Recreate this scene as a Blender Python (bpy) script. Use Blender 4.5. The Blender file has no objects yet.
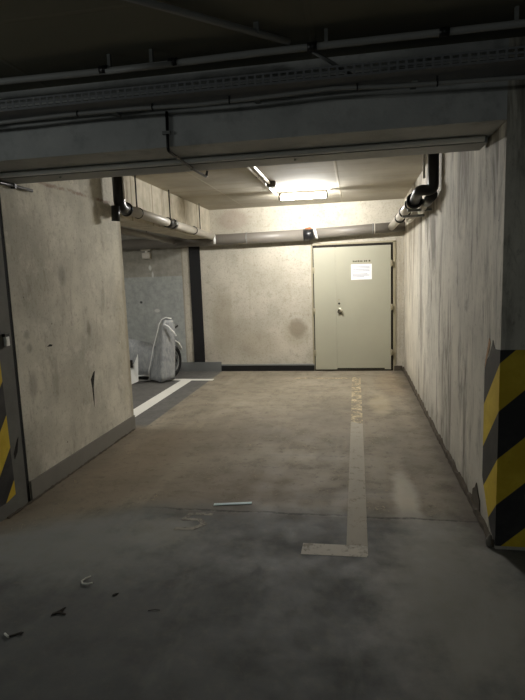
import bpy, bmesh, math, random
from mathutils import Vector, Matrix
random.seed(7)
SC = bpy.context.scene
COL = SC.collection
PI = math.pi

# ------------------------------------------------------------------ node materials
class NT:
    def __init__(s, name):
        s.m = bpy.data.materials.new(name); s.m.use_nodes = True
        s.t = s.m.node_tree; s.n = s.t.nodes; s.l = s.t.links
        s.b = s.n['Principled BSDF']
        tc = s.n.new('ShaderNodeTexCoord'); s.co = tc.outputs['Object']
        sp = s.n.new('ShaderNodeSeparateXYZ'); s.l.new(s.co, sp.inputs[0])
        s.x, s.y, s.z = sp.outputs
    def _in(s, sock, v):
        if isinstance(v, bpy.types.NodeSocket): s.l.new(v, sock)
        else: sock.default_value = v
    def math(s, op, a, b=0.0, c=None, clamp=False):
        n = s.n.new('ShaderNodeMath'); n.operation = op; n.use_clamp = clamp
        s._in(n.inputs[0], a); s._in(n.inputs[1], b)
        if c is not None: s._in(n.inputs[2], c)
        return n.outputs[0]
    def noise(s, scale, detail=4, rough=.55, stretch=(1, 1, 1), off=(0, 0, 0), dist=0.0):
        mp = s.n.new('ShaderNodeMapping'); mp.inputs['Scale'].default_value = stretch
        mp.inputs['Location'].default_value = off; s.l.new(s.co, mp.inputs[0])
        n = s.n.new('ShaderNodeTexNoise'); s.l.new(mp.outputs[0], n.inputs['Vector'])
        n.inputs['Scale'].default_value = scale; n.inputs['Detail'].default_value = detail
        n.inputs['Roughness'].default_value = rough; n.inputs['Distortion'].default_value = dist
        return n.outputs['Fac']
    def voronoi(s, scale, off=(0, 0, 0)):
        mp = s.n.new('ShaderNodeMapping'); mp.inputs['Location'].default_value = off; s.l.new(s.co, mp.inputs[0])
        n = s.n.new('ShaderNodeTexVoronoi'); s.l.new(mp.outputs[0], n.inputs['Vector']); n.inputs['Scale'].default_value = scale
        return n.outputs['Distance']
    def ramp(s, f, a, b, lo=0.0, hi=1.0):                 # smooth map of f from a..b to lo..hi
        n = s.n.new('ShaderNodeMapRange'); n.interpolation_type = 'SMOOTHSTEP'
        s._in(n.inputs['Value'], f)
        for k, v in zip(('From Min', 'From Max', 'To Min', 'To Max'), (a, b, lo, hi)): s._in(n.inputs[k], v)
        return n.outputs['Result']
    def mix(s, f, a, b, mode='MIX'):
        n = s.n.new('ShaderNodeMix'); n.data_type = 'RGBA'; n.blend_type = mode
        s._in(n.inputs[0], f)
        s._in(n.inputs[6], a if isinstance(a, bpy.types.NodeSocket) else (*a, 1)[:4])
        s._in(n.inputs[7], b if isinstance(b, bpy.types.NodeSocket) else (*b, 1)[:4])
        return n.outputs[2]
    def blob(s, p, r, wob=None, soft=.35):                # ellipsoid mask about p with radii r
        acc = None
        for sock, c, k in zip((s.x, s.y, s.z), p, r):
            if k is None: continue
            d = s.math('DIVIDE', s.math('SUBTRACT', sock, c), k)
            d = s.math('MULTIPLY', d, d)
            acc = d if acc is None else s.math('ADD', acc, d)
        d = s.math('SQRT', acc)
        if wob is not None: d = s.math('ADD', d, s.math('MULTIPLY', s.math('SUBTRACT', wob, .5), 1.3))
        return s.ramp(d, 1 - soft, 1 + soft, 1, 0)
    def band(s, sock, c, hw, soft):                       # 1 inside |sock-c|<hw
        d = s.math('ABSOLUTE', s.math('SUBTRACT', sock, c))
        return s.ramp(d, hw - soft, hw + soft, 1, 0)
    def out(s, col, rough=.85, metal=0.0, bump=None, bs=.3, bd=.01, spec=.3):
        s._in(s.b.inputs['Base Color'], col if isinstance(col, bpy.types.NodeSocket) else (*col, 1)[:4])
        s._in(s.b.inputs['Roughness'], rough); s.b.inputs['Metallic'].default_value = metal
        s.b.inputs['Specular IOR Level'].default_value = spec
        if bump is not None:
            n = s.n.new('ShaderNodeBump'); n.inputs['Strength'].default_value = bs; n.inputs['Distance'].default_value = bd
            s.l.new(bump, n.inputs['Height']); s.l.new(n.outputs[0], s.b.inputs['Normal'])
        return s.m

def simple(name, col, rough=.6, metal=0.0, var=.12, scale=18, bump=0.0, spec=.4):
    t = NT(name)
    f = t.noise(scale, 4, .6)
    c = t.mix(f, tuple(v * (1 - var) for v in col), tuple(min(1, v * (1 + var)) for v in col))
    return t.out(c, rough, metal, f if bump else None, bump, .004, spec)

def S(r, g, b):                                           # sRGB 0-255 -> linear
    return tuple(((v / 255 + .055) / 1.055) ** 2.4 if v > 10 else v / 255 / 12.92 for v in (r, g, b))

def mat_left():
    t = NT('left_concrete')
    n1 = t.noise(1.3, 6, .62); n2 = t.noise(7, 6, .7); st = t.noise(9, 6, .7, (1, 1, .28), (0, 3, 1), .6)
    fine = t.noise(50, 4, .7); n3 = t.noise(18, 5, .7, (1, 1, .7), (1, 1, 1))
    c = t.mix(t.ramp(n1, .32, .68), S(176, 172, 158), S(214, 209, 193))
    c = t.mix(t.ramp(st, .52, .68, 0, .35), c, S(132, 124, 110))
    c = t.mix(t.ramp(n2, .52, .68, 0, .5), c, S(222, 216, 203))
    c = t.mix(t.ramp(n3, .54, .68, 0, .4), c, S(146, 137, 121))
    c = t.mix(t.ramp(fine, .54, .7, 0, .5), c, S(130, 120, 104))
    pit = t.ramp(t.voronoi(7.5), .035, .075, 1, 0)
    pit = t.math('MULTIPLY', pit, t.ramp(n2, .46, .54))
    c = t.mix(t.math('MULTIPLY', pit, .8), c, S(66, 58, 48))
    for p, r, a, col in (((0, 3.96, 1.627), (None, .05, .075), .55, S(100, 94, 84)), ((0, 3.96, 1.58), (None, .14, .26), .22, S(112, 104, 92)),
                    ((0, 3.44, .83), (None, .045, .085), .5, S(104, 90, 80)), ((0, 3.42, 1.2), (None, .03, .03), .5, S(90, 84, 72)),
                    ((0, 3.44, 1.1), (None, .03, .03), .5, S(90, 84, 72)), ((0, 5.05, 1.0), (None, .16, .7), .3, S(150, 138, 104)),
                    ((0, 3.36, .25), (None, .12, .25), .5, S(84, 78, 68)), ((0, 4.32, 1.15), (None, .03, .06), .6, S(88, 74, 58))):
        c = t.mix(t.math('MULTIPLY', t.blob(p, r, n2, .6), a * .75), c, col)
    ed = t.ramp(t.math('ADD', t.y, t.math('MULTIPLY', n2, .12)), 5.09, 5.17)      # weathered far corner
    c = t.mix(t.math('MULTIPLY', ed, .45), c, S(120, 108, 84))
    rl = t.band(t.math('ADD', t.z, t.math('MULTIPLY', st, .05)), 2.345, .012, .01)  # rusty pour line
    c = t.mix(t.math('MULTIPLY', t.math('MULTIPLY', rl, t.ramp(n2, .4, .6)), .6), c, S(120, 78, 66))
    h = t.math('SUBTRACT', t.math('ADD', t.math('MULTIPLY', n2, .5), t.math('MULTIPLY', fine, .25)), pit)
    return t.out(c, .9, 0, h, .5, .012)

def mat_right():
    t = NT('streaked_concrete')
    n1 = t.noise(1.4, 5, .6); n2 = t.noise(10, 5, .65); n3 = t.noise(3, 5, .6, (1, 1, .4), (5, 2, 1))
    big = t.noise(3.2, 7, .72, (1, 1, .2), (0, 0, 0), .8); st = t.noise(7, 8, .75, (1, 1, .2), (3, 1, 0), .3); fs = t.noise(30, 5, .7, (1, 1, .4))
    c = t.mix(t.ramp(n1, .3, .7), S(188, 184, 173), S(214, 209, 196))
    c = t.mix(t.ramp(big, .5, .63, 0, .72), c, S(104, 99, 91))
    ms = t.ramp(n3, .38, .6)
    c = t.mix(t.math('MULTIPLY', t.ramp(st, .5, .7, 0, .7), ms), c, S(98, 93, 85))
    c = t.mix(t.ramp(st, .3, .44, .6, 0), c, S(222, 216, 201))
    c = t.mix(t.math('MULTIPLY', t.ramp(fs, .52, .7, 0, .5), t.ramp(n2, .4, .6)), c, S(86, 81, 74))
    wet = t.math('MULTIPLY', t.ramp(t.z, 1.5, 2.5), t.ramp(big, .42, .56))
    c = t.mix(t.math('MULTIPLY', wet, .5), c, S(86, 78, 68))
    warm = t.ramp(t.y, 5.5, 8.5, 0, .3)
    c = t.mix(warm, c, S(206, 192, 166))
    pit = t.math('MULTIPLY', t.ramp(t.voronoi(7), .02, .05, 1, 0), t.ramp(n2, .5, .56))
    c = t.mix(t.math('MULTIPLY', pit, .8), c, S(56, 52, 46))
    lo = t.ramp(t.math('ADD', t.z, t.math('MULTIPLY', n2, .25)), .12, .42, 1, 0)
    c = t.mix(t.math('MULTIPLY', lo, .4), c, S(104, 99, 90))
    return t.out(c, .88, 0, t.math('ADD', n2, t.math('MULTIPLY', fs, .3)), .3, .008)

def mat_back():
    t = NT('back_concrete')
    n1 = t.noise(1.3, 5, .6, (1, 1, 1), (0, 0, 4)); n2 = t.noise(9, 6, .7); fine = t.noise(46, 4, .7); st = t.noise(8, 4, .6, (1, 1, .2))
    c = t.mix(t.ramp(n1, .3, .7), S(170, 164, 149), S(196, 190, 175))
    c = t.mix(t.ramp(n2, .5, .7, 0, .4), c, S(140, 132, 115))
    c = t.mix(t.ramp(fine, .5, .7, 0, .4), c, S(122, 114, 96))
    c = t.mix(t.ramp(st, .55, .75, 0, .25), c, S(150, 140, 118))
    for p, r, a, col in (((-.94, 0, .70), (.14, None, .15), .6, S(116, 109, 95)), ((-.98, 0, .62), (.2, None, .22), .3, S(140, 126, 100)),
                    ((-1.95, 0, 2.5), (.25, None, .16), .35, S(142, 122, 108)), ((-2.2, 0, .8), (.16, None, .6), .3, S(150, 138, 116)),
                    ((-1.6, 0, .45), (.35, None, .2), .28, S(140, 128, 104)), ((.66, 0, 1.2), (.06, None, 1.2), .3, S(150, 140, 122))):
        c = t.mix(t.math('MULTIPLY', t.blob(p, r, n2), a), c, col)
    # older grey concrete of the neighbouring bay, painted pale grey up to a dado line
    gp = t.mix(t.ramp(n2, .3, .7), S(150, 153, 150), S(174, 177, 173)); gp = t.mix(t.ramp(st, .5, .75, 0, .4), gp, S(140, 143, 140))
    gd = t.mix(t.ramp(n2, .3, .7), S(140, 138, 128), S(162, 159, 149))
    g = t.mix(t.ramp(t.math('ADD', t.z, t.math('MULTIPLY', fine, .015)), 1.62, 1.645), gp, gd)
    # pale patches and drips under the wall box
    for p, r in (((-3.42, 0, 1.78), (.025, None, .04)), ((-3.38, 0, 1.66), (.018, None, .05)), ((-3.34, 0, 1.05), (.045, None, .028))):
        g = t.mix(t.math('MULTIPLY', t.blob(p, r, n2), .8), g, S(205, 205, 200))
    g = t.mix(t.math('MULTIPLY', t.blob((-3.62, 0, 1.2), (.025, None, .022), n2), .9), g, S(40, 40, 40))
    xe = t.math('ADD', t.x, t.math('MULTIPLY', t.math('SUBTRACT', n2, .5), .03))
    c = t.mix(t.ramp(xe, -2.87, -2.845), g, c)
    ln = t.math('MULTIPLY', t.band(xe, -2.85, .012, .008), .35)
    c = t.mix(ln, c, S(96, 80, 66))
    return t.out(c, .88, 0, t.math('ADD', n2, t.math('MULTIPLY', fine, .5)), .35, .01)

def mat_ceiling():
    t = NT('ceiling_concrete')
    n1 = t.noise(1.1, 4, .6); n2 = t.noise(7, 5, .6); bd = t.noise(5, 4, .55, (.12, 1, 1))
    c = t.mix(t.ramp(n1, .3, .7), S(162, 156, 141), S(182, 176, 160))
    c = t.mix(t.ramp(bd, .5, .7, 0, .4), c, S(156, 146, 126))
    c = t.mix(t.ramp(n2, .56, .75, 0, .25), c, S(176, 166, 146))
    lines = None
    for ax, v, w in ((t.x, -.19, .012), (t.y, 6.72, .01), (t.x, -1.72, .01), (t.y, 5.2, .01), (t.y, 2.2, .012), (t.x, .9, .01)):
        q = t.band(t.math('ADD', ax, t.math('MULTIPLY', n2, .02)), v + .01, w, .006)
        lines = q if lines is None else t.math('MAXIMUM', lines, q)
    c = t.mix(t.math('MULTIPLY', lines, .4), c, S(196, 187, 165))
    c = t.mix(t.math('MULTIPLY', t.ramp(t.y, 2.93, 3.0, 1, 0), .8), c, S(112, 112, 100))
    return t.out(c, .9, 0, t.math('ADD', n2, lines), .25, .01)

def mat_floor():
    t = NT('worn_floor')
    n1 = t.noise(.9, 6, .62); n2 = t.noise(4, 6, .65, (1, 1, 1), (2, 5, 0)); n3 = t.noise(14, 6, .7); fine = t.noise(90, 3, .6)
    drag = t.noise(3.2, 5, .6, (1, .25, 1), (7, 0, 0)); arc = t.noise(2.4, 5, .6, (.3, 1.2, 1), (0, 9, 0), 1.2)
    tan = t.mix(t.ramp(n1, .3, .7), S(120, 112, 97), S(146, 137, 120))
    tan = t.mix(t.ramp(n2, .47, .66, 0, .42), tan, S(96, 90, 80))
    tan = t.mix(t.ramp(drag, .52, .7, 0, .45), tan, S(162, 152, 133))
    tan = t.mix(t.ramp(arc, .56, .7, 0, .45), tan, S(104, 97, 86))
    tan = t.mix(t.ramp(n3, .53, .68, 0, .6), tan, S(84, 77, 66))
    tan = t.mix(t.ramp(fine, .55, .7, 0, .35), tan, S(156, 146, 128))
    scr = t.math('MULTIPLY', t.band(t.noise(5, 3, .5, (1, 1, 1), (4, 4, 0), 2.5), .5, .006, .004), t.ramp(n2, .5, .6))
    tan = t.mix(t.math('MULTIPLY', scr, .55), tan, S(186, 168, 138))
    # worn bare patches to the right of the middle line
    for p, r, a, col in (((.33, 3.4), (.075, .75), .7, S(196, 188, 172)), ((.28, 6.3), (.12, .45), .5, S(178, 164, 136)), ((.42, 4.6), (.15, .8), .35, S(100, 93, 82)),
                    ((-.7, 5.4), (.8, .5), .35, S(112, 103, 90)), ((-1.0, 3.7), (.7, .35), .4, S(116, 102, 84)), ((-1.5, 4.7), (.5, .7), .3, S(118, 106, 88)),
                    ((.5, 7.6), (.22, .8), .35, S(126, 106, 78)), ((-1.9, 4.0), (.3, 1.0), .4, S(112, 94, 72))):
        tan = t.mix(t.math('MULTIPLY', t.blob((p[0], p[1], 0), (r[0], r[1], None), n2, .5), a), tan, col)
    # dark grey coating of the neighbouring bay
    dk = t.mix(t.ramp(n3, .3, .75), S(92, 91, 88), S(106, 104, 100))
    e = t.math('ADD', t.x, t.math('MULTIPLY', t.math('SUBTRACT', n3, .5), .03))
    mk = t.math('MULTIPLY', t.ramp(e, -2.245, -2.225, 1, 0), t.ramp(t.math('ADD', t.y, t.math('MULTIPLY', n3, .3)), 5.25, 5.45))
    tan = t.mix(mk, tan, dk)
    # smoother grey coat of the drive lane, its edge curving out along the left wall
    lane = t.mix(t.ramp(n1, .3, .7), S(88, 89, 88), S(102, 103, 101))
    lane = t.mix(t.ramp(n2, .5, .7, 0, .5), lane, S(78, 78, 78))
    lane = t.mix(t.ramp(drag, .55, .7, 0, .4), lane, S(132, 132, 127))
    lane = t.mix(t.math('MULTIPLY', t.blob((.45, 2.5, 0), (.35, .75, None), n2, .5), .5), lane, S(166, 163, 152))
    lane = t.mix(t.math('MULTIPLY', t.blob((-1.2, 2.95, 0), (.22, .16, None), n3, .4), .4), lane, S(160, 158, 146))
    lane = t.mix(t.math('MULTIPLY', t.blob((-1.9, 2.75, 0), (1.0, .4, None), n2, .5), .55), lane, S(150, 151, 147))
    lft = t.math('MAXIMUM', t.math('SUBTRACT', -1.45, t.x), 0)
    b = t.math('ADD', t.math('ADD', t.y, t.math('MULTIPLY', lft, .58)), t.math('MULTIPLY', t.math('SUBTRACT', n2, .5), .2))
    m2 = t.ramp(b, 3.1, 3.5, 1, 0)
    m2 = t.math('MULTIPLY', m2, t.ramp(n3, .2, .6, .75, 1))
    c = t.mix(m2, tan, lane)
    dirt = t.math('MULTIPLY', t.ramp(t.math('ADD', t.x, t.math('MULTIPLY', n2, .25)), -2.2, -1.9, 1, 0), t.ramp(t.y, 5.1, 5.3, 1, 0))
    dirt = t.math('MULTIPLY', dirt, t.ramp(b, 3.2, 3.3))
    c = t.mix(t.math('MULTIPLY', dirt, .5), c, S(92, 78, 60))
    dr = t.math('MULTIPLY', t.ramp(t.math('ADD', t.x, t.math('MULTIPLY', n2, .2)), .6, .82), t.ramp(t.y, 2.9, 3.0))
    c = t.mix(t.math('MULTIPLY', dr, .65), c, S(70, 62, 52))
    wob = t.math('MULTIPLY', t.math('SUBTRACT', n2, .5), .09)
    cr = t.band(t.math('ADD', t.y, wob), 3.26, .011, .007)
    cr = t.math('MULTIPLY', cr, t.ramp(t.x, -1.7, -.9))
    c = t.mix(t.math('MULTIPLY', cr, t.ramp(n3, .38, .56, .1, .7)), c, S(46, 43, 38))
    h = t.math('SUBTRACT', t.math('ADD', t.math('MULTIPLY', n3, .5), t.math('MULTIPLY', fine, .15)), cr)
    return t.out(c, t.ramp(n2, .3, .7, .6, .85), 0, h, .22, .01, .35)

def mat_beam():
    t = NT('beam_concrete')
    n1 = t.noise(1.6, 5, .6); n2 = t.noise(9, 6, .65); f = t.noise(40, 4, .6)
    c = t.mix(t.ramp(n1, .3, .7), S(172, 174, 174), S(198, 199, 197))
    c = t.mix(t.ramp(n2, .5, .75, 0, .5), c, S(140, 141, 142))
    c = t.mix(t.ramp(f, .6, .8, 0, .3), c, S(170, 170, 164))
    return t.out(c, .85, 0, t.math('ADD', n2, f), .3, .01)

def mat_plank():
    t = NT('boarded_concrete')
    st = t.noise(10, 4, .6, (1, 1, .12)); n2 = t.noise(7, 5, .6)
    c = t.mix(t.ramp(n2, .3, .7), S(172, 165, 147), S(198, 190, 172))
    c = t.mix(t.ramp(st, .5, .72, 0, .5), c, S(138, 127, 106))
    bands = None
    for v in (5.45, 6.05, 6.65, 7.25, 7.85):
        q = t.band(t.y, v, .012, .006); bands = q if bands is None else t.math('MAXIMUM', bands, q)
    c = t.mix(t.math('MULTIPLY', bands, .55), c, S(96, 84, 64))
    return t.out(c, .9, 0, n2, .25, .01)

def mat_hazard(name, formula):
    t = NT(name)
    n = t.noise(30, 4, .6); n2 = t.noise(6, 5, .65)
    w = formula(t)
    yel = t.mix(t.ramp(n2, .35, .7), S(196, 168, 44), S(216, 190, 62)); blk = t.mix(t.ramp(n2, .35, .75), S(44, 44, 45), S(62, 61, 60))
    yel = t.mix(t.ramp(n, .6, .75, 0, .4), yel, S(150, 126, 50))
    c = t.mix(w, blk, yel)
    return t.out(c, .6, 0, None, spec=.3)

def stripe_mask(t, w, top, period):
    d = t.math('DIVIDE', t.math('SUBTRACT', top, w), period)
    fr = t.math('FRACT', t.math('ADD', d, 10.0))
    return t.math('MULTIPLY', t.ramp(fr, 0, .012), t.ramp(fr, .494, .506, 1, 0))

def mat_paint(name, col, thr, base):
    t = NT(name)
    n = t.noise(12, 6, .7); n2 = t.noise(45, 4, .7)
    f = t.math('ADD', t.math('MULTIPLY', n, .65), t.math('MULTIPLY', n2, .35))
    c = t.mix(t.ramp(f, thr - .06, thr + .06), col, base)
    return t.out(c, .75, 0, None)

def mat_emit(name, col, e):
    t = NT(name); t.b.inputs['Emission Color'].default_value = (*col, 1); t.b.inputs['Emission Strength'].default_value = e
    return t.out((.9, .9, .88), .4)

def mat_cloth():
    t = NT('cover_fabric')
    n = t.noise(26, 5, .7, (1, 1, .4)); g = t.noise(7, 4, .6)
    c = t.mix(t.ramp(n, .3, .7), S(140, 143, 145), S(170, 172, 172))
    c = t.mix(t.ramp(g, .5, .7, 0, .3), c, S(118, 122, 126))
    return t.out(c, .55, .15, n, .5, .012, .5)

M = dict(
    left=mat_left(), right=mat_right(), back=mat_back(), ceil=mat_ceiling(), floor=mat_floor(), beam=mat_beam(), plank=mat_plank(),
    black=simple('black_plastic', S(26, 26, 27), .35, 0, .2, 12), rubber=simple('black_rubber', S(20, 20, 21), .7, 0, .2),
    sealant=simple('joint_filler', S(24, 23, 22), .9, 0, .3, 40), gpipe=simple('grey_plastic', S(112, 107, 99), .4, 0, .12, 6),
    lpipe=simple('pale_grey_plastic', S(196, 190, 178), .35, 0, .1, 6), white=simple('white_plastic', S(236, 236, 231), .45, 0, .05),
    steel=simple('galvanised_steel', S(170, 172, 172), .38, .75, .2, 30), dsteel=simple('dull_steel', S(130, 132, 130), .5, .3, .2, 25), tray=simple('tray_steel', S(122, 124, 127), .6, .1, .15, 25),
    conduit=simple('conduit_grey', S(150, 151, 150), .5, 0, .12, 9), rust=simple('rusty_clamp', S(146, 92, 60), .8, .1, .35, 40),
    door=simple('door_paint', S(164, 162, 144), .5, 0, .05, 3), gap=simple('door_gap', S(30, 25, 20), .9, 0, .2), fr=simple('door_frame_paint', S(150, 142, 118), .55, 0, .12, 8),
    chrome=simple('worn_chrome', S(196, 190, 172), .3, .85, .1), paper=simple('paper', S(238, 238, 238), .8, 0, .02), ink=simple('grey_print', S(176, 178, 188), .8, 0, .05), dink=simple('dark_print', S(70, 62, 40), .8, 0, .15),
    cloth=mat_cloth(), piping=simple('pale_piping', S(240, 240, 238), .5, 0, .05), wood=simple('raw_edge', S(120, 116, 110), .8), base=simple('base_grey', S(112, 108, 100), .85, 0, .2, 12, .3),
    mort=simple('broken_mortar', S(78, 70, 59), .95, 0, .35, 20, .6), leaf=simple('dead_leaf', S(34, 28, 22), .9, 0, .3, 60), string=simple('pale_plastic_strip', S(226, 224, 214), .5, 0, .06),
    bluish=simple('pale_blue_plastic', S(206, 226, 230), .4, 0, .05), emit=mat_emit('lamp_diffuser', (1, .977, .94), 440.0),
    plinth=simple('plinth_grey', S(120, 122, 121), .8, 0, .12, 8), greyband=simple('grey_base_paint', S(122, 118, 110), .85, 0, .12, 9),
)
TAN = S(126, 118, 102)
M['pillar'] = simple('grimy_concrete', S(104, 103, 98), .9, 0, .3, 7, .3)
M['line'] = mat_paint('white_line_paint', S(228, 226, 218), .64, S(150, 148, 142))
M['faded'] = mat_paint('faded_line_paint', S(162, 155, 141), .58, TAN)
M['faint'] = mat_paint('worn_off_paint', S(200, 182, 148), .47, TAN)
M['corner'] = mat_paint('corner_line_paint', S(190, 184, 172), .55, S(140, 134, 122))
M['ghost'] = mat_paint('ghost_number_paint', S(152, 148, 136), .5, S(112, 108, 100))
K = .92; XL = -2.34
def fR(t):
    w = t.math('SUBTRACT', t.z, t.math('MULTIPLY', t.math('SUBTRACT', t.x, .755), K))
    w = t.math('ADD', w, t.math('MULTIPLY', t.math('SUBTRACT', t.y, 2.935), K))
    return stripe_mask(t, w, 1.055, .53)
def fL(t):
    w = t.math('SUBTRACT', t.z, t.math('MULTIPLY', t.math('SUBTRACT', t.y, 3.12), 1.2))
    w = t.math('ADD', w, t.math('MULTIPLY', t.math('SUBTRACT', t.x, XL), 1.0))
    return stripe_mask(t, w, .70, .475)
M['hazR'] = mat_hazard('hazard_paint', fR)
M['hazL'] = mat_hazard('hazard_paint_scuffed', fL)

# ------------------------------------------------------------------ mesh helpers
class MB:
    def __init__(s): s.b = bmesh.new()
    def box(s, x0, x1, y0, y1, z0, z1, bev=0.0):
        v = [s.b.verts.new((x, y, z)) for x in (x0, x1) for y in (y0, y1) for z in (z0, z1)]
        fs = [s.b.faces.new([v[i] for i in q]) for q in ((0, 1, 3, 2), (4, 6, 7, 5), (0, 4, 5, 1), (2, 3, 7, 6), (0, 2, 6, 4), (1, 5, 7, 3))]
        if bev:
            bmesh.ops.bevel(s.b, geom=list({e for f in fs for e in f.edges}), offset=bev, segments=2, profile=.5, affect='EDGES')
        return s
    def prism(s, pts, vec):                                # extruded polygon
        a = [s.b.verts.new(p) for p in pts]; vec = Vector(vec); c = [s.b.verts.new(Vector(p) + vec) for p in pts]
        s.b.faces.new(a[::-1]); s.b.faces.new(c); n = len(a)
        for i in range(n): s.b.faces.new((a[i], a[(i + 1) % n], c[(i + 1) % n], c[i]))
        return s
    def tube(s, pts, r, seg=16, cap=True, round_=0.0, flat=1.0):
        pts = [Vector(p) for p in pts]
        if round_:
            q = [pts[0]]
            for a, b, c in zip(pts, pts[1:], pts[2:]):
                d1 = (a - b); d2 = (c - b); k = min(round_, d1.length * .49, d2.length * .49)
                p1 = b + d1.normalized() * k; p2 = b + d2.normalized() * k
                for i in range(7):
                    u = i / 6; q.append((1 - u) ** 2 * p1 + 2 * u * (1 - u) * b + u * u * p2)
            q.append(pts[-1]); pts = q
        rr = r if isinstance(r, (list, tuple)) else [r] * len(pts)
        t = (pts[1] - pts[0]).normalized()
        up = Vector((0, 0, 1)) if abs(t.z) < .9 else Vector((0, 1, 0))
        n = (up - t * up.dot(t)).normalized(); rings = []
        for i, p in enumerate(pts):
            d = (pts[min(i + 1, len(pts) - 1)] - pts[max(i - 1, 0)]).normalized()
            n = (n - d * n.dot(d)).normalized(); m = d.cross(n)
            rings.append([s.b.verts.new(p + (n * math.cos(2 * PI * k / seg) * flat + m * math.sin(2 * PI * k / seg)) * rr[i]) for k in range(seg)])
        for a, b in zip(rings, rings[1:]):
            for k in range(seg): s.b.faces.new((a[k], a[(k + 1) % seg], b[(k + 1) % seg], b[k])).smooth = True
        if cap: s.b.faces.new(rings[0][::-1]); s.b.faces.new(rings[-1])
        return s
    def cyl(s, p, axis, r, h, seg=20):
        a = Vector(axis).normalized(); p = Vector(p); return s.tube([p - a * h / 2, p + a * h / 2], r, seg)
    def torus(s, p, axis, R, r, seg=36, cs=12, sq=1.0):
        a = Vector(axis).normalized(); u = a.orthogonal().normalized(); v = a.cross(u); p = Vector(p); rings = []
        for i in range(seg):
            d = u * math.cos(2 * PI * i / seg) + v * math.sin(2 * PI * i / seg)
            rings.append([s.b.verts.new(p + d * (R + r * math.cos(2 * PI * k / cs)) + a * r * sq * math.sin(2 * PI * k / cs)) for k in range(cs)])
        for i in range(seg):
            A, B = rings[i], rings[(i + 1) % seg]
            for k in range(cs): s.b.faces.new((A[k], A[(k + 1) % cs], B[(k + 1) % cs], B[k])).smooth = True
        return s
    def build(s, name, mat, parent=None):
        bmesh.ops.recalc_face_normals(s.b, faces=s.b.faces)
        me = bpy.data.meshes.new(name); s.b.to_mesh(me); s.b.free(); me.materials.append(mat)
        o = bpy.data.objects.new(name, me); COL.objects.link(o)
        if parent is not None:
            o.parent = parent
            q = parent; off = Vector((0, 0, 0))
            while q is not None: off += q.location; q = q.parent
            me.transform(Matrix.Translation(-off))      # children meshes are drawn in world units
        return o

def tag(o, label, cat, group=None):
    o['label'] = label; o['category'] = cat
    if group: o['group'] = group
    return o
def thing(name, label, cat, loc, group=None):
    o = bpy.data.objects.new(name, None); o.empty_display_size = .1; COL.objects.link(o); o.location = loc
    return tag(o, label, cat, group)
def struct(o, label=None, cat=None):
    o['kind'] = 'structure'
    if label: o['label'] = label; o['category'] = cat
    return o

XR, XL, YB, ZC = .755, -2.34, 8.55, 2.67
YF = 2.935

# ------------------------------------------------------------------ setting
fl = struct(MB().box(-9, 7, -7, 9, -.2, 0).build('floor', M['floor']), 'worn concrete garage floor, tan in the bay and grey in the drive lane', 'floor')
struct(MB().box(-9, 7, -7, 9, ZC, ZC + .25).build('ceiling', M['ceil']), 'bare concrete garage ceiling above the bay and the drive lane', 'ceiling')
wb = struct(MB().box(-5.4, 1.3, YB, YB + .25, 0, ZC).build('wall_back', M['back']), 'stained beige concrete wall closing the bay behind the pipes', 'wall')
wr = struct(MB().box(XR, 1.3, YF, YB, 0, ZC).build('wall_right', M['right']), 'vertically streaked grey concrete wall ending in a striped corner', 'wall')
wl = struct(MB().box(-2.66, XL, 3.285, 5.13, 0, ZC).build('wall_left', M['left']), 'pitted beige concrete wall section left of the bay', 'wall')
pl = struct(MB().box(-2.66, XL, YF, 3.25, 0, 2.289).build('pillar', M['pillar']), 'concrete pillar with scuffed hazard stripes at the far left edge', 'pillar')
struct(MB().box(-2.64, XL - .003, 3.25, 3.285, 0, 2.289).build('trim_1', M['sealant']), 'black filled expansion joint between pillar and left wall', 'joint')
struct(MB().box(-5.65, -5.4, -7, YB + .25, 0, ZC).build('wall_far_left', M['beam']), 'plain concrete wall closing the neighbouring bay', 'wall')

# beam across the mouth of the bay, with its steel channel and rail
bm = struct(MB().box(-5.4, XR, YF, 3.42, 2.29, ZC).build('beam', M['beam']), 'deep grey concrete beam across the mouth of the bay', 'beam')
o = thing('steel_channel', 'grey steel channel with a bright rail along the rear underside of the beam', 'steel channel', (-.8, 3.36, 2.29))
MB().box(-5.2, .735, 3.24, 3.43, 2.252, 2.29).build('channel_web', M['dsteel'], o)
MB().tube([(-5.2, 3.225, 2.272), (.715, 3.225, 2.272)], .017, 14).build('rail', M['white'], o)  # white colour stands in for the metal catching light
for x in (-.35, -1.9): MB().cyl((x, 3.3, 2.248), (0, 0, 1), .008, .012, 10).build('bolt', M['dsteel'], o)
# beam along the left of the bay
lb = MB().box(-2.66, XL, 5.13, YB, 2.2, ZC)
struct(lb.build('beam', M['plank']), 'board-marked beige beam running back above the left drain pipe', 'beam')

# broken kerb / base strips
def ragged(x0, x1, y0, y1, n, h0, h1, side):
    b = MB().b; ring = []
    for i in range(n + 1):
        y = y0 + (y1 - y0) * i / n; h = random.uniform(h0, h1); w = random.uniform(.7, 1.15) * (x1 - x0)
        xs = (x0, x0 + w) if side < 0 else (x1, x1 - w)
        ring.append([b.verts.new((xs[0], y, 0)), b.verts.new((xs[0], y, h)), b.verts.new((xs[1], y, h * random.uniform(.55, .9))), b.verts.new((xs[1] + side * -.0, y, 0))])
    for A, B in zip(ring, ring[1:]):
        for k in range(4): b.faces.new((A[k], A[(k + 1) % 4], B[(k + 1) % 4], B[k]))
    b.faces.new(ring[0]); b.faces.new(ring[-1][::-1]); m = MB(); m.b.free(); m.b = b; return m
r_ = ragged(XR - .02, XR, YF + .02, YB, 90, .035, .07, 1).build('baseboard_right', M['mort'])
struct(r_, 'dark broken mortar strip at the foot of the right wall', 'baseboard')
lump = MB()
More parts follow.
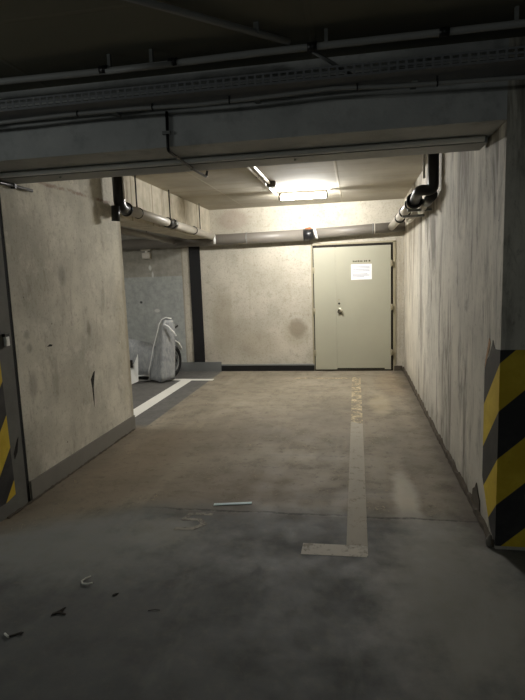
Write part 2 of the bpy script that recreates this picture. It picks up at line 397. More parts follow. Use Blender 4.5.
pts = [(XR - .006, 3.52, .04), (XR - .006, 3.30, .04), (XR - .006, 3.31, .12), (XR - .006, 3.36, .15), (XR - .006, 3.40, .20), (XR - .006, 3.44, .155), (XR - .006, 3.5, .12)]
lump.prism(pts, (.012, 0, 0)).build('broken_patch', M['mort'], r_)
MB().tube([(XR - .02, 2.97, 0), (XR - .025, 2.975, .03), (XR - .015, 2.98, .06)], [.02, .018, .008], 9).build('rubble_lump', M['base'], r_)
b_ = MB().box(XL, XL + .012, 3.29, 5.13, 0, .145).build('baseboard_left', M['greyband']); struct(b_, 'grey painted skirting at the foot of the left wall', 'baseboard')
ragged(XL + .01, XL + .028, 3.0, 5.1, 70, .004, .014, -1).build('dirt_fillet', M['mort'], b_)
bb = MB().box(-2.248, -.672, YB - .03, YB, 0, .095).build('baseboard_back', M['black']); struct(bb, 'black skirting along the back wall left of the door', 'baseboard')
MB().box(-2.248, -.672, YB - .035, YB, .095, .115).build('skirting_cap', M['plinth'], bb)
bb3 = MB().box(-5.4, -2.25, YB - .03, YB, 0, .157).build('baseboard_back', M['plinth']); struct(bb3, 'tall grey painted plinth under the black strip on the back wall', 'baseboard')
bb2 = MB().box(.60, XR - .03, YB - .03, YB, 0, .075).build('baseboard_back', M['mort']); struct(bb2, 'short dark skirting between door and right wall', 'baseboard')

# painted marks on the floor: children of the floor
def mark(name, pts, mat, label=None):
    o = MB().prism([(x, y, .0004) for x, y in pts], (0, 0, .0012)).build(name, mat, fl)
    if label: o['label'] = label
    return o
mark('painted_line', [(-2.70, 5.30), (-2.525, 5.30), (-2.525, 7.72), (-2.70, 7.72)], M['line'], 'white bay line beside the covered motorcycle')
mark('painted_line', [(-4.6, 7.72), (-2.19, 7.72), (-2.19, 7.845), (-4.6, 7.845)], M['line'], 'white cross line at the head of the bay line')
mark('painted_line', [(-.066, 2.89), (.055, 2.89), (.062, 5.42), (-.062, 5.50)], M['faded'], 'faded line down the middle of the bay')
mark('painted_line', [(-.062, 5.50), (.062, 5.42), (.062, 7.95), (-.062, 7.95)], M['faint'], 'worn-off far end of the middle line')
mark('painted_line', [(-.318, 2.76), (.045, 2.765), (.055, 2.79), (.055, 2.89), (-.316, 2.885)], M['corner'], 'foot of the middle line turning left')
mark('painted_line', [(-.95, 7.86), (-.08, 7.86), (-.08, 7.93), (-.95, 7.93)], M['faint'], 'almost worn-off cross line near the door')

num = MB()
def stroke(m, pts, w):
    for k, ((xa, ya), (xb, yb)) in enumerate(zip(pts, pts[1:])):
        d_ = Vector((xb - xa, yb - ya, 0)).normalized(); n_ = Vector((-d_.y, d_.x, 0)) * w; e_ = d_ * w * .6
        a, b = Vector((xa, ya, .0004)) - e_, Vector((xb, yb, .0004)) + e_
        m.prism([a + n_, a - n_, b - n_, b + n_], (0, 0, .0008 + .0002 * k))
stroke(num, [(-.96, 3.20), (-1.10, 3.20), (-1.12, 3.11), (-1.02, 3.12), (-.97, 3.06), (-1.02, 2.99), (-1.13, 2.98)], .018)
num.build('painted_number', M['ghost'], fl)['label'] = 'almost worn-off pale number on the floor below the plastic strip'

# hazard paint on both corners
h = MB()
sp = [(XR, YF, .02), (XR, YF, 1.125), (XR, 3.04, 1.115), (XR, 3.09, 1.16), (XR, 3.16, 1.06), (XR, 3.262, 1.0), (XR, 3.262, .3), (XR, 3.15, .17), (XR, 3.06, .07)]
h.prism([(XR - .002, y, z) for _, y, z in sp], (.002, 0, 0)); h.box(XR - .002, 1.3, YF - .002, YF, .02, 1.125)
h.build('hazard_stripes', M['hazR'], wr)['label'] = 'yellow and black hazard stripes wrapped round the wall corner'
MB().prism([(XR - .003, 3.255, .97), (XR - .003, 3.25, 1.02), (XR - .003, 3.17, 1.16), (XR - .003, 3.14, 1.14)], (.002, 0, 0)).build('bare_chip', simple('raw_plaster', S(176, 142, 112), .9, 0, .15, 30), wr)
h = MB().prism([(XL, YF, .1), (XL, YF, 1.08), (XL, 3.105, 1.08), (XL, 3.115, .6), (XL, 3.125, .12), (XL, 3.03, .1)], (.002, 0, 0))
h.box(-2.66, XL + .002, YF - .002, YF, .1, 1.08)
h.build('hazard_stripes', M['hazL'], pl)['label'] = 'scuffed yellow and black hazard stripes'
MB().prism([(XL, 3.15, .40), (XL, 3.20, .49), (XL, 3.215, .5), (XL, 3.19, .40), (XL, 3.155, .36)], (.0015, 0, 0)).build('gouge', M['gap'], pl)
MB().prism([(XL, 4.285, .70), (XL, 4.34, .755), (XL, 4.37, .765), (XL, 4.345, .69), (XL, 4.325, .62), (XL, 4.32, .50), (XL, 4.312, .44), (XL, 4.305, .50), (XL, 4.30, .61)], (.0015, 0, 0)).build('gouge', M['gap'], wl)
MB().prism([(XL, 3.74, 1.085), (XL, 3.72, 1.075), (XL, 3.66, 1.08), (XL, 3.70, 1.095)], (.0015, 0, 0)).build('gouge', M['gap'], wl)

# ------------------------------------------------------------------ door
DL, DR, DT, SPL = -.663, .5715, 2.013, -.308
d = struct(MB().box(DL - .012, DR + .012, YB - .012, YB + .01, 0, DT + .012).build('door_1', M['gap']), 'beige steel double door with a narrow left leaf in the back wall', 'door')
f = MB().box(DL - .03, DL - .004, YB - .018, YB + .0, 0, DT + .03).box(DR + .012, DR + .05, YB - .018, YB, 0, DT + .03).box(DL - .03, DR + .05, YB - .018, YB, DT + .01, DT + .035)
f.build('door_frame', M['fr'], d)
def leaf(x0, x1):
    m = MB().box(x0, x1, YB - .05, YB - .012, .025, DT - .03, .004)
    return m.build('door_leaf', M['door'], d)
l1 = leaf(DL + .012, SPL - .004); l2 = leaf(SPL + .004, DR - .022)
l1['label'] = 'narrow fixed leaf'; l2['label'] = 'wide leaf with lock and notice'
MB().box(SPL - .018, SPL + .004, YB - .056, YB - .05, .03, DT - .04).build('cover_strip', M['door'], l1)
def hinge(x, z, p):
    MB().cyl((x, YB - .056, z), (0, 0, 1), .011, .10, 12).box(x - .02, x + .02, YB - .053, YB - .047, z - .04, z + .04).build('hinge', M['fr'], p)
for z in (1.70, 1.02, .30): hinge(DR - .012, z, l2)
for z in (1.63, .98, .30): hinge(DL + .006, z, l1)
hp = MB().tube([(-.25, YB - .053, .935), (-.25, YB - .053, 1.03)], .022, 14, flat=1).build('handle_plate', M['chrome'], l2)
MB().tube([(-.25, YB - .05, 1.0), (-.25, YB - .09, 1.0)], .012, 12).tube([(-.25, YB - .09, 1.0), (-.215, YB - .095, .985), (-.22, YB - .098, .955)], [.013, .015, .012], 12).build('handle', M['chrome'], l2)
MB().torus((-.25, YB - .077, .965), (0, 1, .1), .028, .006, 20, 8).build('handle_ring', M['gap'], l2)
MB().cyl((-.256, YB - .054, 1.095), (0, 1, 0), .016, .012, 14).build('lock_cylinder', M['gap'], l2)
MB().cyl((-.258, YB - .053, 1.155), (0, 1, 0), .011, .008, 14).build('lock_cylinder', M['fr'], l2)
# faint lettering above the notice, unreadable in the photo
tx = MB()
x = -.035
for w, g_ in ((.016, .006), (.02, .005), (.014, .006), (.018, .006), (.016, .005), (.018, .02), (.02, .006), (.018, .018), (.026, .0)):
    hh = random.uniform(.020, .026); tx.box(x, x + w, YB - .0515, YB - .0495, 1.738, 1.738 + hh)
    x += w + g_ + .004
tx.build('lettering', M['dink'], l2)
MB().box(-.30, .45, YB - .0512, YB - .0495, .03, .05).build('scuffed_edge', M['gap'], l2)
n = thing('notice', 'white printed paper notice taped to the wide door leaf', 'notice', (.098, YB - .052, 1.46))
MB().box(-.063, .258, YB - .0535, YB - .052, 1.462, 1.703).build('sheet', M['paper'], n)
pr = MB()
for k, z in enumerate((1.665, 1.645, 1.622, 1.598, 1.55, 1.53, 1.508)):
    pr.box(-.04, (.225, .225, .225, .225, .19, .22, .14)[k], YB - .0542, YB - .0535, z - .006, z + .005)
pr.build('printing', M['ink'], n)

# black strip and wall box on the back wall
tag(MB().box(-2.72, -2.532, YB - .022, YB - .002, .158, 2.5, .004).build('joint_cover', M['rubber']), 'tall black cover strip standing up the back wall', 'cover strip')
MB().box(-2.53, -2.50, YB - .02, YB - .002, .16, .19).build('end_bracket', M['lpipe'], bpy.data.objects['joint_cover'])
w = thing('wall_box', 'small pale plastic box high on the neighbouring bay wall', 'wall box', (-3.45, YB, 1.98))
MB().box(-3.545, -3.375, YB - .07, YB, 2.06, 2.18, .008).build('housing', M['lpipe'], w)
MB().box(-3.53, -3.385, YB - .06, YB, 1.93, 2.03, .008).build('terminal_cover', M['lpipe'], w)
MB().tube([(-3.46, YB - .03, 2.06), (-3.46, YB - .03, 2.02)], .02, 10).build('gland', M['white'], w)

# ------------------------------------------------------------------ pipes
p = thing('drain_pipe', 'thick grey drain pipe along the back wall above the door', 'pipe', (-.9, 8.4, 2.2))
MB().tube([(-5.3, 8.42, 2.165), (-1.72, 8.42, 2.178), (-.70, 8.42, 2.19)], .088, 24).build('pipe_run', M['gpipe'], p)
MB().tube([(-.68, 8.42, 2.20), (XR - .003, 8.42, 2.245)], .076, 24).build('pipe_run', M['gpipe'], p)
for x, z, r in ((-1.70, 2.178, .094), (.275, 2.231, .084)):
    c = MB().torus((x, 8.42, z), (1, 0, 0), r - .004, .007, 32, 8).box(x - .012, x + .012, 8.42, YB - .002, z - .012, z + .012).build('pipe_clamp', M['dsteel'], p)
MB().torus((.30, 8.42, 2.232), (1, 0, 0), .077, .006, 32, 8).build('joint_ring', M['lpipe'], p)
MB().tube([(-.79, 8.42, 2.188), (-.70, 8.42, 2.19), (-.63, 8.42, 2.20)], [.092, .092, .08], 24).build('coupling', M['black'], p)
MB().tube([(-.76, 8.415, 2.262), (-.69, 8.405, 2.27), (-.66, 8.41, 2.255)], [.03, .034, .02], 10).build('foam_lump', M['rust'], p)
MB().torus((-.60, 8.42, 2.205), (1, 0, .25), .083, .012, 30, 8, 1.6).build('pipe_clamp', M['white'], p)['label'] = 'white clamp'

p = thing('drain_pipe', 'pale grey drain pipe with black downpipe hung along the left beam', 'pipe', (-2.2, 5.0, 2.27))
dp = MB().tube([(-2.215, 4.87, ZC), (-2.215, 4.87, 2.265), (-2.215, 5.02, 2.262)], .056, 20, round_=.1)
dp.build('downpipe', M['black'], p)
MB().tube([(-2.152, 4.845, ZC), (-2.152, 4.845, 2.33)], .009, 10).build('pale_side_rod', M['lpipe'], p)  # pale rod drawn as the white highlight on the black pipe
MB().torus((-2.215, 5.02, 2.262), (0, 1, -.02), .058, .012, 26, 8).build('joint_ring', M['black'], p)
MB().tube([(-2.225, 4.80, 2.27), (-2.235, 4.805, 2.13)], .04, 16).build('cleanout', M['black'], p)
MB().tube([(-2.215, 5.02, 2.262), (-2.225, 6.4, 2.247), (-2.24, 8.328, 2.222)], .05, 20).build('pipe_run', M['lpipe'], p)
for y, z in ((5.32, 2.259), (7.25, 2.237)): MB().torus((-2.219, y, z), (0, 1, 0), .052, .006, 24, 8).build('joint_ring', M['black'], p)
MB().tube([(-2.224, 6.18, 2.249), (-2.224, 6.33, 2.248)], .06, 20).tube([(-2.224, 6.36, 2.248), (-2.225, 6.44, 2.247)], .06, 20).build('coupling', M['black'], p)
MB().tube([(-2.165, 6.34, 2.262), (-2.157, 6.35, 2.23)], .018, 10).build('coupling_bolt', M['white'], p)
for y, z in ((5.42, 2.31), (6.45, 2.30), (7.75, 2.285)):
    MB().tube([(-2.272, y, ZC), (-2.272, y, z - .04)], .008, 10).build('hanger_rod', M['black'], p)
MB().tube([(-2.22, 8.30, 2.25), (-2.195, 8.25, 2.17), (-2.195, 8.25, 2.10)], [.025, .022, .018], 12).build('drip_spout', M['white'], p)

p = thing('drain_pipe', 'black downpipe with swan-neck bend and pale pipe at the right wall', 'pipe', (.66, 5.0, 2.2))
MB().tube([(.69, 5.0, ZC), (.69, 5.0, 2.262), (.575, 5.06, 2.28), (.565, 5.32, 2.222)], .048, 20, round_=.055).build('downpipe', M['black'], p)
MB().tube([(.61, 5.0, ZC), (.61, 5.0, 2.37)], .011, 10).build('pale_side_rod', M['lpipe'], p)  # thin pale rod along the left of the downpipe
MB().torus((.565, 5.34, 2.225), (0, 1, -.02), .062, .016, 26, 10).build('joint_ring', M['black'], p)
MB().tube([(.565, 5.34, 2.225), (.56, 6.5, 2.235), (.55, 8.335, 2.24)], .052, 20).build('pipe_run', M['lpipe'], p)
for y in (5.6, 6.3, 6.95): MB().torus((.562, y, 2.23), (0, 1, 0), .056, .011, 24, 8).build('joint_ring', M['black'], p)
for y in (5.56, 6.12): MB().box(.52, XR - .001, y, y + .03, 2.15, 2.175).build('bracket', M['dsteel'], p)
MB().tube([(.665, 5.28, 2.20), (.68, 5.75, 2.17)], .032, 14).build('branch_pipe', M['lpipe'], p)
MB().tube([(.66, 6.2, 2.19), (.66, 6.8, 2.18)], .036, 14).build('branch_pipe', M['lpipe'], p)
MB().tube([(.69, 5.05, 2.23), (.675, 5.30, 2.20)], .046, 16).build('branch_socket', M['black'], p)

p = thing('water_pipe', 'grey pipe in the shade of the neighbouring bay ceiling', 'pipe', (-2.78, 6.5, 2.18))
MB().tube([(-2.78, 5.3, 2.18), (-2.78, 7.0, 2.16), (-2.9, 8.27, 2.18)], .045, 16).build('pipe_run', M['gpipe'], p)
for y in (5.6, 6.9): MB().tube([(-2.78, y, 2.21), (-2.78, y, ZC - .002)], .006, 8).build('hanger_rod', M['black'], p)

# ------------------------------------------------------------------ lamp in the bay and its conduits
l = thing('ceiling_lamp', 'glowing white fluorescent batten lamp on the bay ceiling', 'lamp', (-.68, 7.2, ZC))
MB().box(-1.0, -.35, 7.165, 7.235, 2.636, ZC, .004).build('housing', M['gpipe'], l)
MB().tube([(-.965, 7.2, 2.596), (-.37, 7.2, 2.596)], .03, 18).build('diffuser', M['emit'], l)
MB().tube([(-1.0, 7.2, 2.604), (-.965, 7.2, 2.604)], .036, 18).build('end_cap', M['gpipe'], l)
MB().tube([(-.37, 7.2, 2.604), (-.345, 7.2, 2.604)], .036, 18).build('end_cap', M['gpipe'], l)
c = thing('conduit', 'thin pale conduit on the bay ceiling running to the glowing lamp', 'conduit', (-1.05, 3.43, 2.65))
MB().tube([(-1.05, 3.43, 2.652), (-1.05, 5.5, 2.652), (-1.04, 7.12, 2.652), (-1.02, 7.18, 2.64)], .013, 10, round_=.05).build('tube', M['lpipe'], c)
for y in (4.4, 5.9): MB().torus((-1.05, y, 2.652), (0, 1, 0), .014, .004, 14, 6).build('mounting_clip', M['black'], c)
c = thing('conduit', 'second pale conduit on the bay ceiling ending at the junction box', 'conduit', (-.99, 3.43, 2.65))
MB().tube([(-.985, 3.43, 2.65), (-.985, 6.33, 2.65)], .015, 10).build('tube', M['lpipe'], c)
MB().torus((-.985, 5.9, 2.65), (0, 1, 0), .016, .004, 14, 6).build('mounting_clip', M['black'], c)
j = thing('ceiling_junction_box', 'small grey junction box on the ceiling in front of the lamp', 'junction box', (-.97, 6.4, ZC))
MB().box(-1.02, -.91, 6.33, 6.45, 2.615, ZC, .008).build('housing', M['gpipe'], j)
MB().box(-1.01, -.92, 6.34, 6.44, 2.607, 2.615).build('lid', M['dsteel'], j)

# ------------------------------------------------------------------ services in front of the beam
t = thing('conduit', 'upper grey conduit under the dark ceiling in front of the beam', 'conduit', (-.5, 2.61, 2.6))
xs = [-5.3, -3.2, -1.8, -1.2, -.92, -.43, .2, .756, 3.5]
MB().tube([(x, 2.612, 2.600 - (.006 if -1.25 < x < -.85 else 0)) for x in xs], .016, 12).build('tube', M['conduit'], t)
MB().tube([(-1.20, 2.59, 2.583), (-.86, 2.59, 2.585)], .012, 10).build('tube', M['conduit'], t)
for x in (-2.4, -1.22, -.86, -.185, .40): MB().tube([(x - .022, 2.612, 2.60), (x + .022, 2.612, 2.60)], .021, 12).build('coupling', M['black'], t)
for x in (-1.19, -.97, -.12, -2.6, .7): MB().box(x - .008, x + .008, 2.605, 2.62, 2.61, ZC).build('hanger', M['dsteel'], t)

t = thing('cable_tray', 'perforated steel cable tray running along the front of the beam', 'cable tray', (-.5, 2.75, 2.5))
b = bmesh.new()                                             # slotted side flange, then bottom and back
cw = [.012, .028]; x0, x1, y0 = -3.2, 1.28, 2.70
zs = [2.487, 2.495, 2.509, 2.518, 2.532, 2.541]
xe = [x0]
while xe[-1] < x1: xe.append(xe[-1] + cw[(len(xe) - 1) % 2])
g = [[b.verts.new((x, y0, z)) for z in zs] for x in xe]
for i in range(len(xe) - 1):
    for k in range(5):
        if k in (1, 3) and i % 2 == 1: continue
        b.faces.new((g[i][k], g[i + 1][k], g[i + 1][k + 1], g[i][k + 1]))
me = MB(); me.b.free(); me.b = b
fo = me.build('slotted_side', M['tray'], t); sm = fo.modifiers.new('thick', 'SOLIDIFY'); sm.thickness = .002
MB().box(x0, x1, y0, 2.90, 2.484, 2.487).build('tray_bottom', M['tray'], t)
MB().box(x0, x1, 2.898, 2.90, 2.487, 2.54).build('back_flange', M['tray'], t)
for k in range(6):
    x = -2.9 + k * .8
    MB().box(x - .015, x + .015, 2.83, YF - .002, 2.474, 2.484).build('support_arm', M['dsteel'], t)
for k in range(3):
    tag(MB().tube([(-3.2, 2.74 + k * .05, 2.502), (-1.5, 2.75 + k * .045, 2.505), (.2, 2.74 + k * .05, 2.502), (1.28, 2.745 + k * .05, 2.503)], .011, 10).build('cable', M['rubber']),
        'black cable lying in the slotted cable tray', 'cable', 'cables lying in the tray')

t = thing('conduit', 'lower grey conduit just under the slotted cable tray', 'conduit', (-.5, 2.82, 2.46))
lo = [(-3.2, 2.48), (-1.95, 2.477), (-1.56, 2.484), (-1.175, 2.482), (-.8, 2.472), (-.47, 2.476), (-.1, 2.487), (.18, 2.471), (.5, 2.462), (.773, 2.455), (1.28, 2.45)]
MB().tube([(x, 2.80, z - .016) for x, z in lo], .010, 12).build('tube', M['conduit'], t)
for x, z in ((-1.48, 2.483), (-1.05, 2.478), (-.63, 2.473), (.02, 2.48), (.40, 2.463)):
    MB().torus((x, 2.80, z - .016), (1, 0, 0), .011, .004, 14, 6).box(x - .005, x + .005, 2.797, 2.803, z - .004, max(z, 2.4825)).build('mounting_clip', M['black'], t)

t = thing('conduit', 'thin black conduit dropping down the beam face and under the beam', 'conduit', (-1.02, 2.92, 2.4))
MB().tube([(-1.015, 2.922, 2.475), (-1.02, 2.922, 2.268), (-.99, 3.30, 2.235), (-.975, 3.53, 2.23), (-.967, 3.535, 2.268)], .0085, 10, round_=.025).build('tube', M['black'], t)
MB().box(-1.045, -1.0, 2.913, 2.935, 2.355, 2.372).build('mounting_clip', M['dsteel'], t)
MB().torus((-.992, 3.27, 2.2365), (0, 1, 0), .0095, .003, 14, 6).build('mounting_clip', M['dsteel'], t)

t = thing('conduit', 'twin grey conduit slanting across the dark ceiling near the top edge', 'conduit', (-.6, 2.3, 2.63))
MB().tube([(-1.6, 1.3, 2.628), (-.84, 2.06, 2.628), (-.29, 2.598, 2.628)], .014, 10).build('tube', M['conduit'], t)
MB().tube([(-1.63, 1.33, 2.645), (-.87, 2.09, 2.645), (-.32, 2.628, 2.645)], .012, 10).build('tube', M['gpipe'], t)
for q in ((-.42, 2.47), (-1.0, 1.9)): MB().box(q[0] - .012, q[0] + .012, q[1] - .012, q[1] + .012, 2.62, ZC - .002).build('mounting_clip', M['dsteel'], t)
t = tag(MB().tube([(-.185, 2.64, 2.592), (-.012, 2.90, 2.565)], .009, 10).build('conduit', M['conduit']), 'short grey conduit slanting from upper conduit down to the beam', 'conduit')
t = thing('conduit', 'short black conduit at the top of the left wall under the beam', 'conduit', (XL + .02, 3.2, 2.24))
MB().tube([(XL + .02, 2.96, 2.250), (XL + .02, 3.2, 2.238), (XL + .02, 3.62, 2.236)], .012, 10).build('tube', M['black'], t)
MB().box(XL + .002, XL + .036, 3.40, 3.42, 2.22, 2.2495).build('mounting_clip', M['black'], t)
s_ = thing('socket', 'small pale socket with dark top on the left pillar', 'socket', (XL, 3.18, 1.15))
MB().box(XL, XL + .022, 3.165, 3.2, 1.15, 1.215, .003).build('housing', M['white'], s_)
MB().box(XL, XL + .026, 3.15, 3.195, 1.215, 1.235).build('lid', M['black'], s_)

# ------------------------------------------------------------------ covered motorcycle
mc = thing('motorcycle', 'motorcycle under a silver grey cover with its front wheel showing', 'motorcycle', (-3.4, 7.9, 0))
def ringloft(levels, cap_top=True):
    m = MB(); rings = []
    for z, pts in levels: rings.append([m.b.verts.new((x, y, z + dz)) for x, y, dz in pts])
    n = len(rings[0])
    for A, B in zip(rings, rings[1:]):
        for k in range(n): m.b.faces.new((A[k], A[(k + 1) % n], B[(k + 1) % n], B[k])).smooth = True
    if cap_top: m.b.faces.new(rings[-1]).smooth = True
    return m
def lerp(a, b, u): return tuple(p + (q - p) * u for p, q in zip(a, b))
bot = [(-3.20, 7.66), (-3.17, 7.60), (-3.03, 7.54), (-2.945, 7.485), (-2.925, 7.48), (-2.84, 7.60), (-2.78, 7.68), (-2.80, 7.78), (-2.92, 7.98), (-3.1, 8.08), (-3.22, 7.9)]
top = [(-2.95, 7.72), (-2.94, 7.69), (-2.92, 7.65), (-2.90, 7.62), (-2.885, 7.615), (-2.82, 7.67), (-2.75, 7.72), (-2.75, 7.77), (-2.80, 7.84), (-2.87, 7.88), (-2.94, 7.8)]
lv = []
for i, z in enumerate((.03, .18, .36, .54, .70, .82, .90, .945, .97)):
    u = min(1, (z - .03) / .93); u = u ** 1.05
    q = [lerp(a, b_, u) for a, b_ in zip(bot, top)]
    k = 1.0 if z < .9 else (.96 if z < .93 else (.8 if z < .96 else .4))
    cx = sum(a for a, _ in q) / 11; cy = sum(a for _, a in q) / 11
    q = [(cx + (a - cx) * k + random.uniform(-.006, .006), cy + (b_ - cy) * k + random.uniform(-.006, .006), (-.02 if j in (3, 4) and i == 0 else .01 if i == 0 else 0)) for j, (a, b_) in enumerate(q)]
    lv.append((z, q))
cm = ringloft(lv)
# long low rear part of the cover
rings = []
for x, hgt, y0_, y1_ in ((-3.06, .50, 7.72, 8.0), (-3.2, .60, 7.72, 8.06), (-3.5, .66, 7.70, 8.1), (-3.9, .74, 7.70, 8.12), (-4.4, .78, 7.71, 8.1), (-4.75, .70, 7.75, 8.05), (-4.9, .45, 7.8, 8.0)):
    hem = .07 + random.uniform(-.012, .012)
    rings.append([cm.b.verts.new(v) for v in ((x, y0_, hem), (x, y0_ + .03, hgt * .55), (x, y0_ + .1, hgt * .9), (x, (y0_ + y1_) / 2, hgt), (x, y1_ - .1, hgt * .9), (x, y1_ - .03, hgt * .55), (x, y1_, hem))])
for A, B in zip(rings, rings[1:]):
    for k in range(6): cm.b.faces.new((A[k], A[k + 1], B[k + 1], B[k])).smooth = True
cm.b.faces.new(rings[-1])
cv = cm.build('cover', M['cloth'], mc)
ss = cv.modifiers.new('sub', 'SUBSURF'); ss.levels = 1; ss.render_levels = 1
tx_ = bpy.data.textures.new('folds', 'CLOUDS'); tx_.noise_scale = .16
dm = cv.modifiers.new('folds', 'DISPLACE'); dm.texture = tx_; dm.strength = .022; dm.mid_level = .5
so = cv.modifiers.new('thick', 'SOLIDIFY'); so.thickness = .004
ed = [(-3.165, 7.60, .03)] + [(lv[i][1][1][0] - .022, lv[i][1][1][1] - .03, lv[i][0]) for i in range(1, 7)] + [(-2.93, 7.66, .965), (-2.86, 7.66, .995), (-2.78, 7.69, .975)]
MB().tube(ed, .008, 8).build('piping', M['piping'], cv)
MB().tube([(-3.17, 7.655, .055), (-3.22, 7.64, .02), (-3.3, 7.64, .012), (-3.42, 7.66, .01)], .009, 8).build('piping', M['piping'], cv)
MB().tube([(-3.14, 7.69, .08), (-3.3, 7.69, .085), (-3.5, 7.69, .08), (-3.9, 7.69, .085)], .011, 8).build('piping', M['piping'], cv)
MB().tube([(-2.88, 7.59, .90), (-2.81, 7.61, .86), (-2.74, 7.63, .77), (-2.705, 7.64, .71)], [.012, .014, .014, .01], 8).build('strap', M['piping'], cv)
# front wheel, nearly edge on to the drive lane
wc = Vector((-2.925, 8.04, .26)); ang = math.atan2(8.04, -2.925) - .5
dirv = Vector((math.cos(ang), math.sin(ang), 0)); ax = Vector((-dirv.y, dirv.x, 0))
wh = MB().torus(wc, ax, .215, .042, 40, 14, .9).build('tyre', M['rubber'], mc)
MB().torus(wc, ax, .17, .012, 36, 8, 1.8).build('rim', M['dsteel'], wh)
sp_ = MB()
for k in range(12):
    a = 2 * PI * k / 12; q = dirv * math.cos(a) + Vector((0, 0, 1)) * math.sin(a); sp_.tube([wc + q * .03, wc + q * .168], .006, 6)
sp_.build('spokes', M['dsteel'], wh)
MB().cyl(wc, ax, .04, .09, 16).build('hub', M['black'], wh)
mg = MB(); pp = []
for k in range(9):
    a = math.radians(88 + k * 8); q = dirv * -math.cos(a) + Vector((0, 0, 1)) * math.sin(a); pp.append(wc + q * .325)
mg.tube(pp, .035, 10, flat=.45).build('mudguard', M['white'], mc)
MB().tube([(-2.84, 7.80, .84), (-2.755, 7.82, .83)], .022, 10).tube([(-2.755, 7.82, .83), (-2.735, 7.83, .86)], .012, 8).build('handlebar', M['black'], mc)
MB().tube([wc + ax * .06, (-2.88, 7.83, .80)], .016, 10).tube([wc - ax * .06, (-2.91, 7.80, .80)], .016, 10).build('fork', M['black'], mc)
w2 = MB().torus((-4.45, 7.9, .26), (0, 1, 0), .215, .042, 36, 12, .9).build('tyre', M['rubber'], mc)
MB().torus((-4.45, 7.9, .26), (0, 1, 0), .17, .012, 30, 8, 1.8).build('rim', M['dsteel'], w2)
MB().box(-4.3, -3.1, 7.82, 8.0, .13, .42, .04).build('frame', M['black'], mc)

b_ = thing('board', 'white board with ragged top edge leaning behind the left wall', 'board', (-3.3, 7.35, 0))
MB().prism([(-3.40, 7.38, .0), (-3.275, 7.42, .05), (-3.275, 7.47, .46), (-3.31, 7.45, .37), (-3.34, 7.44, .31), (-3.42, 7.44, .28), (-3.55, 7.40, .26), (-3.55, 7.33, 0)], (.01, -.012, 0)).build('panel', M['white'], b_)
MB().box(-3.39, -3.335, 7.395, 7.41, .26, .38, .004).build('dark_cutout', M['gap'], b_)

# ------------------------------------------------------------------ litter
o = tag(MB().prism([(-.98, 3.328, .002), (-.722, 3.378, .002), (-.724, 3.408, .002), (-.982, 3.358, .002)], (0, 0, .004)).build('plastic_strip', M['bluish']), 'pale blue-white plastic strip lying on the floor by the crack', 'strip')
o = tag(MB().tube([(-1.397, 2.395, .012), (-1.42, 2.38, .008), (-1.43, 2.357, .006), (-1.415, 2.335, .006), (-1.385, 2.33, .008), (-1.36, 2.34, .01)], .0042, 8).build('cable_tie', M['string']), 'pale hooked plastic tie lying on the dark lane floor', 'plastic tie')
o = tag(MB().tube([(-1.568, 1.925, .005), (-1.535, 1.905, .006)], .005, 8).build('twig', M['string']), 'short pale splinter at the left edge of the lane floor', 'splinter')
def leafm(cx, cy, pts, h):
    m = MB(); m.prism([(cx + x, cy + y, .001) for x, y in pts], (0, 0, .003))
    for v in m.b.verts: v.co.z += h * abs(math.sin(9 * (v.co.x - cx) + 14 * (v.co.y - cy)))
    return m
tag(leafm(-1.405, 2.105, [(-.022, -.04), (-.009, -.014), (.036, -.02), (.04, -.013), (.008, .0), (.014, .03), (.006, .03), (-.009, .01), (-.026, -.02)], .008).build('dead_leaf', M['leaf']), 'dark crumpled leaf on the lane floor below the hooked tie', 'leaf')
tag(leafm(-1.52, 1.93, [(-.02, -.018), (-.004, .0), (.02, .014), (.034, .012), (.03, -.004), (.02, .002), (.006, -.005), (-.014, -.024)], .01).build('dead_leaf', M['leaf']), 'dark curled leaf touching the pale splinter', 'leaf')
tag(leafm(-1.202, 2.27, [(-.012, -.01), (.0, .008), (.014, .01), (.01, -.004), (-.003, -.013)], .006).build('dead_leaf', M['leaf']), 'tiny dark scrap on the lane floor right of the hooked tie', 'leaf')
tag(MB().tube([(-.985, 2.165, .003), (-.955, 2.175, .004), (-.93, 2.176, .003)], .0016, 6).build('twig', M['leaf']), 'thin dark twig on the lane floor', 'twig')

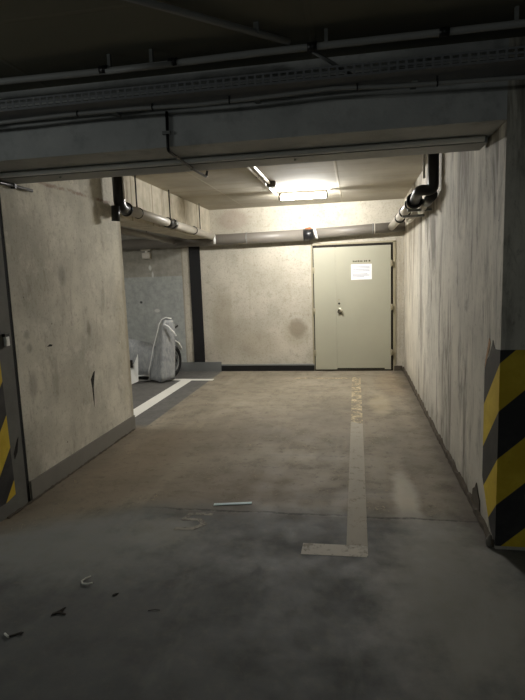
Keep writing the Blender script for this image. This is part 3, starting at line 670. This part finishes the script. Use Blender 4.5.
# ------------------------------------------------------------------ added out-of-frame lights and dim ambient
def area(name, loc, rot, sx, sy, e, col):
    d_ = bpy.data.lights.new(name, 'AREA'); d_.shape = 'RECTANGLE'; d_.size = sx; d_.size_y = sy; d_.energy = e; d_.color = col
    o = bpy.data.objects.new(name, d_); COL.objects.link(o); o.location = loc; o.rotation_euler = rot; return o
area('unseen_lane_lamp', (-3.7, 1.0, 2.48), (0, -.85, 0), .2, 1.0, 9.5, (.95, 1, .96))  # added lamp out of frame, guessed from the tray's brighter left end
area('unseen_lane_lamp', (.5, -5.5, 2.6), (.5, 0, 0), 1.2, .2, 20, (.95, 1, .96))  # added unseen lamp for the dim frontal light, fixture guessed
area('neighbour_bay_fill', (-4.3, 5.2, 2.55), (.3, 0, 0), .6, .15, 30, (1, .97, .9))  # added fill to lift the neighbouring bay wall, no known fixture
W = bpy.data.worlds.new('World'); SC.world = W; W.use_nodes = True
W.node_tree.nodes['Background'].inputs[0].default_value = (.9, 1, .95, 1); W.node_tree.nodes['Background'].inputs[1].default_value = .03

# ------------------------------------------------------------------ camera
cam = bpy.data.cameras.new('Camera'); co = bpy.data.objects.new('Camera', cam); COL.objects.link(co); SC.camera = co
f_px, yaw, pitch, roll = 525.5, .1777, .1371, .0353
fw = Vector((-math.sin(yaw) * math.cos(pitch), math.cos(yaw) * math.cos(pitch), -math.sin(pitch)))
r0 = Vector((math.cos(yaw), math.sin(yaw), 0)); u0 = r0.cross(fw)
R_ = r0 * math.cos(roll) - u0 * math.sin(roll); U_ = u0 * math.cos(roll) + r0 * math.sin(roll)
mw = Matrix((R_, U_, -fw)).transposed().to_4x4(); mw.translation = Vector((0, 0, 1.55)); co.matrix_world = mw
cam.sensor_fit = 'VERTICAL'; cam.sensor_height = 24; cam.lens = f_px / 700 * 24; cam.clip_start = .05
SC.view_settings.view_transform = 'Standard'; SC.view_settings.look = 'None'; SC.view_settings.gamma = 1; SC.view_settings.exposure = .22
SC.view_settings.use_curve_mapping = False
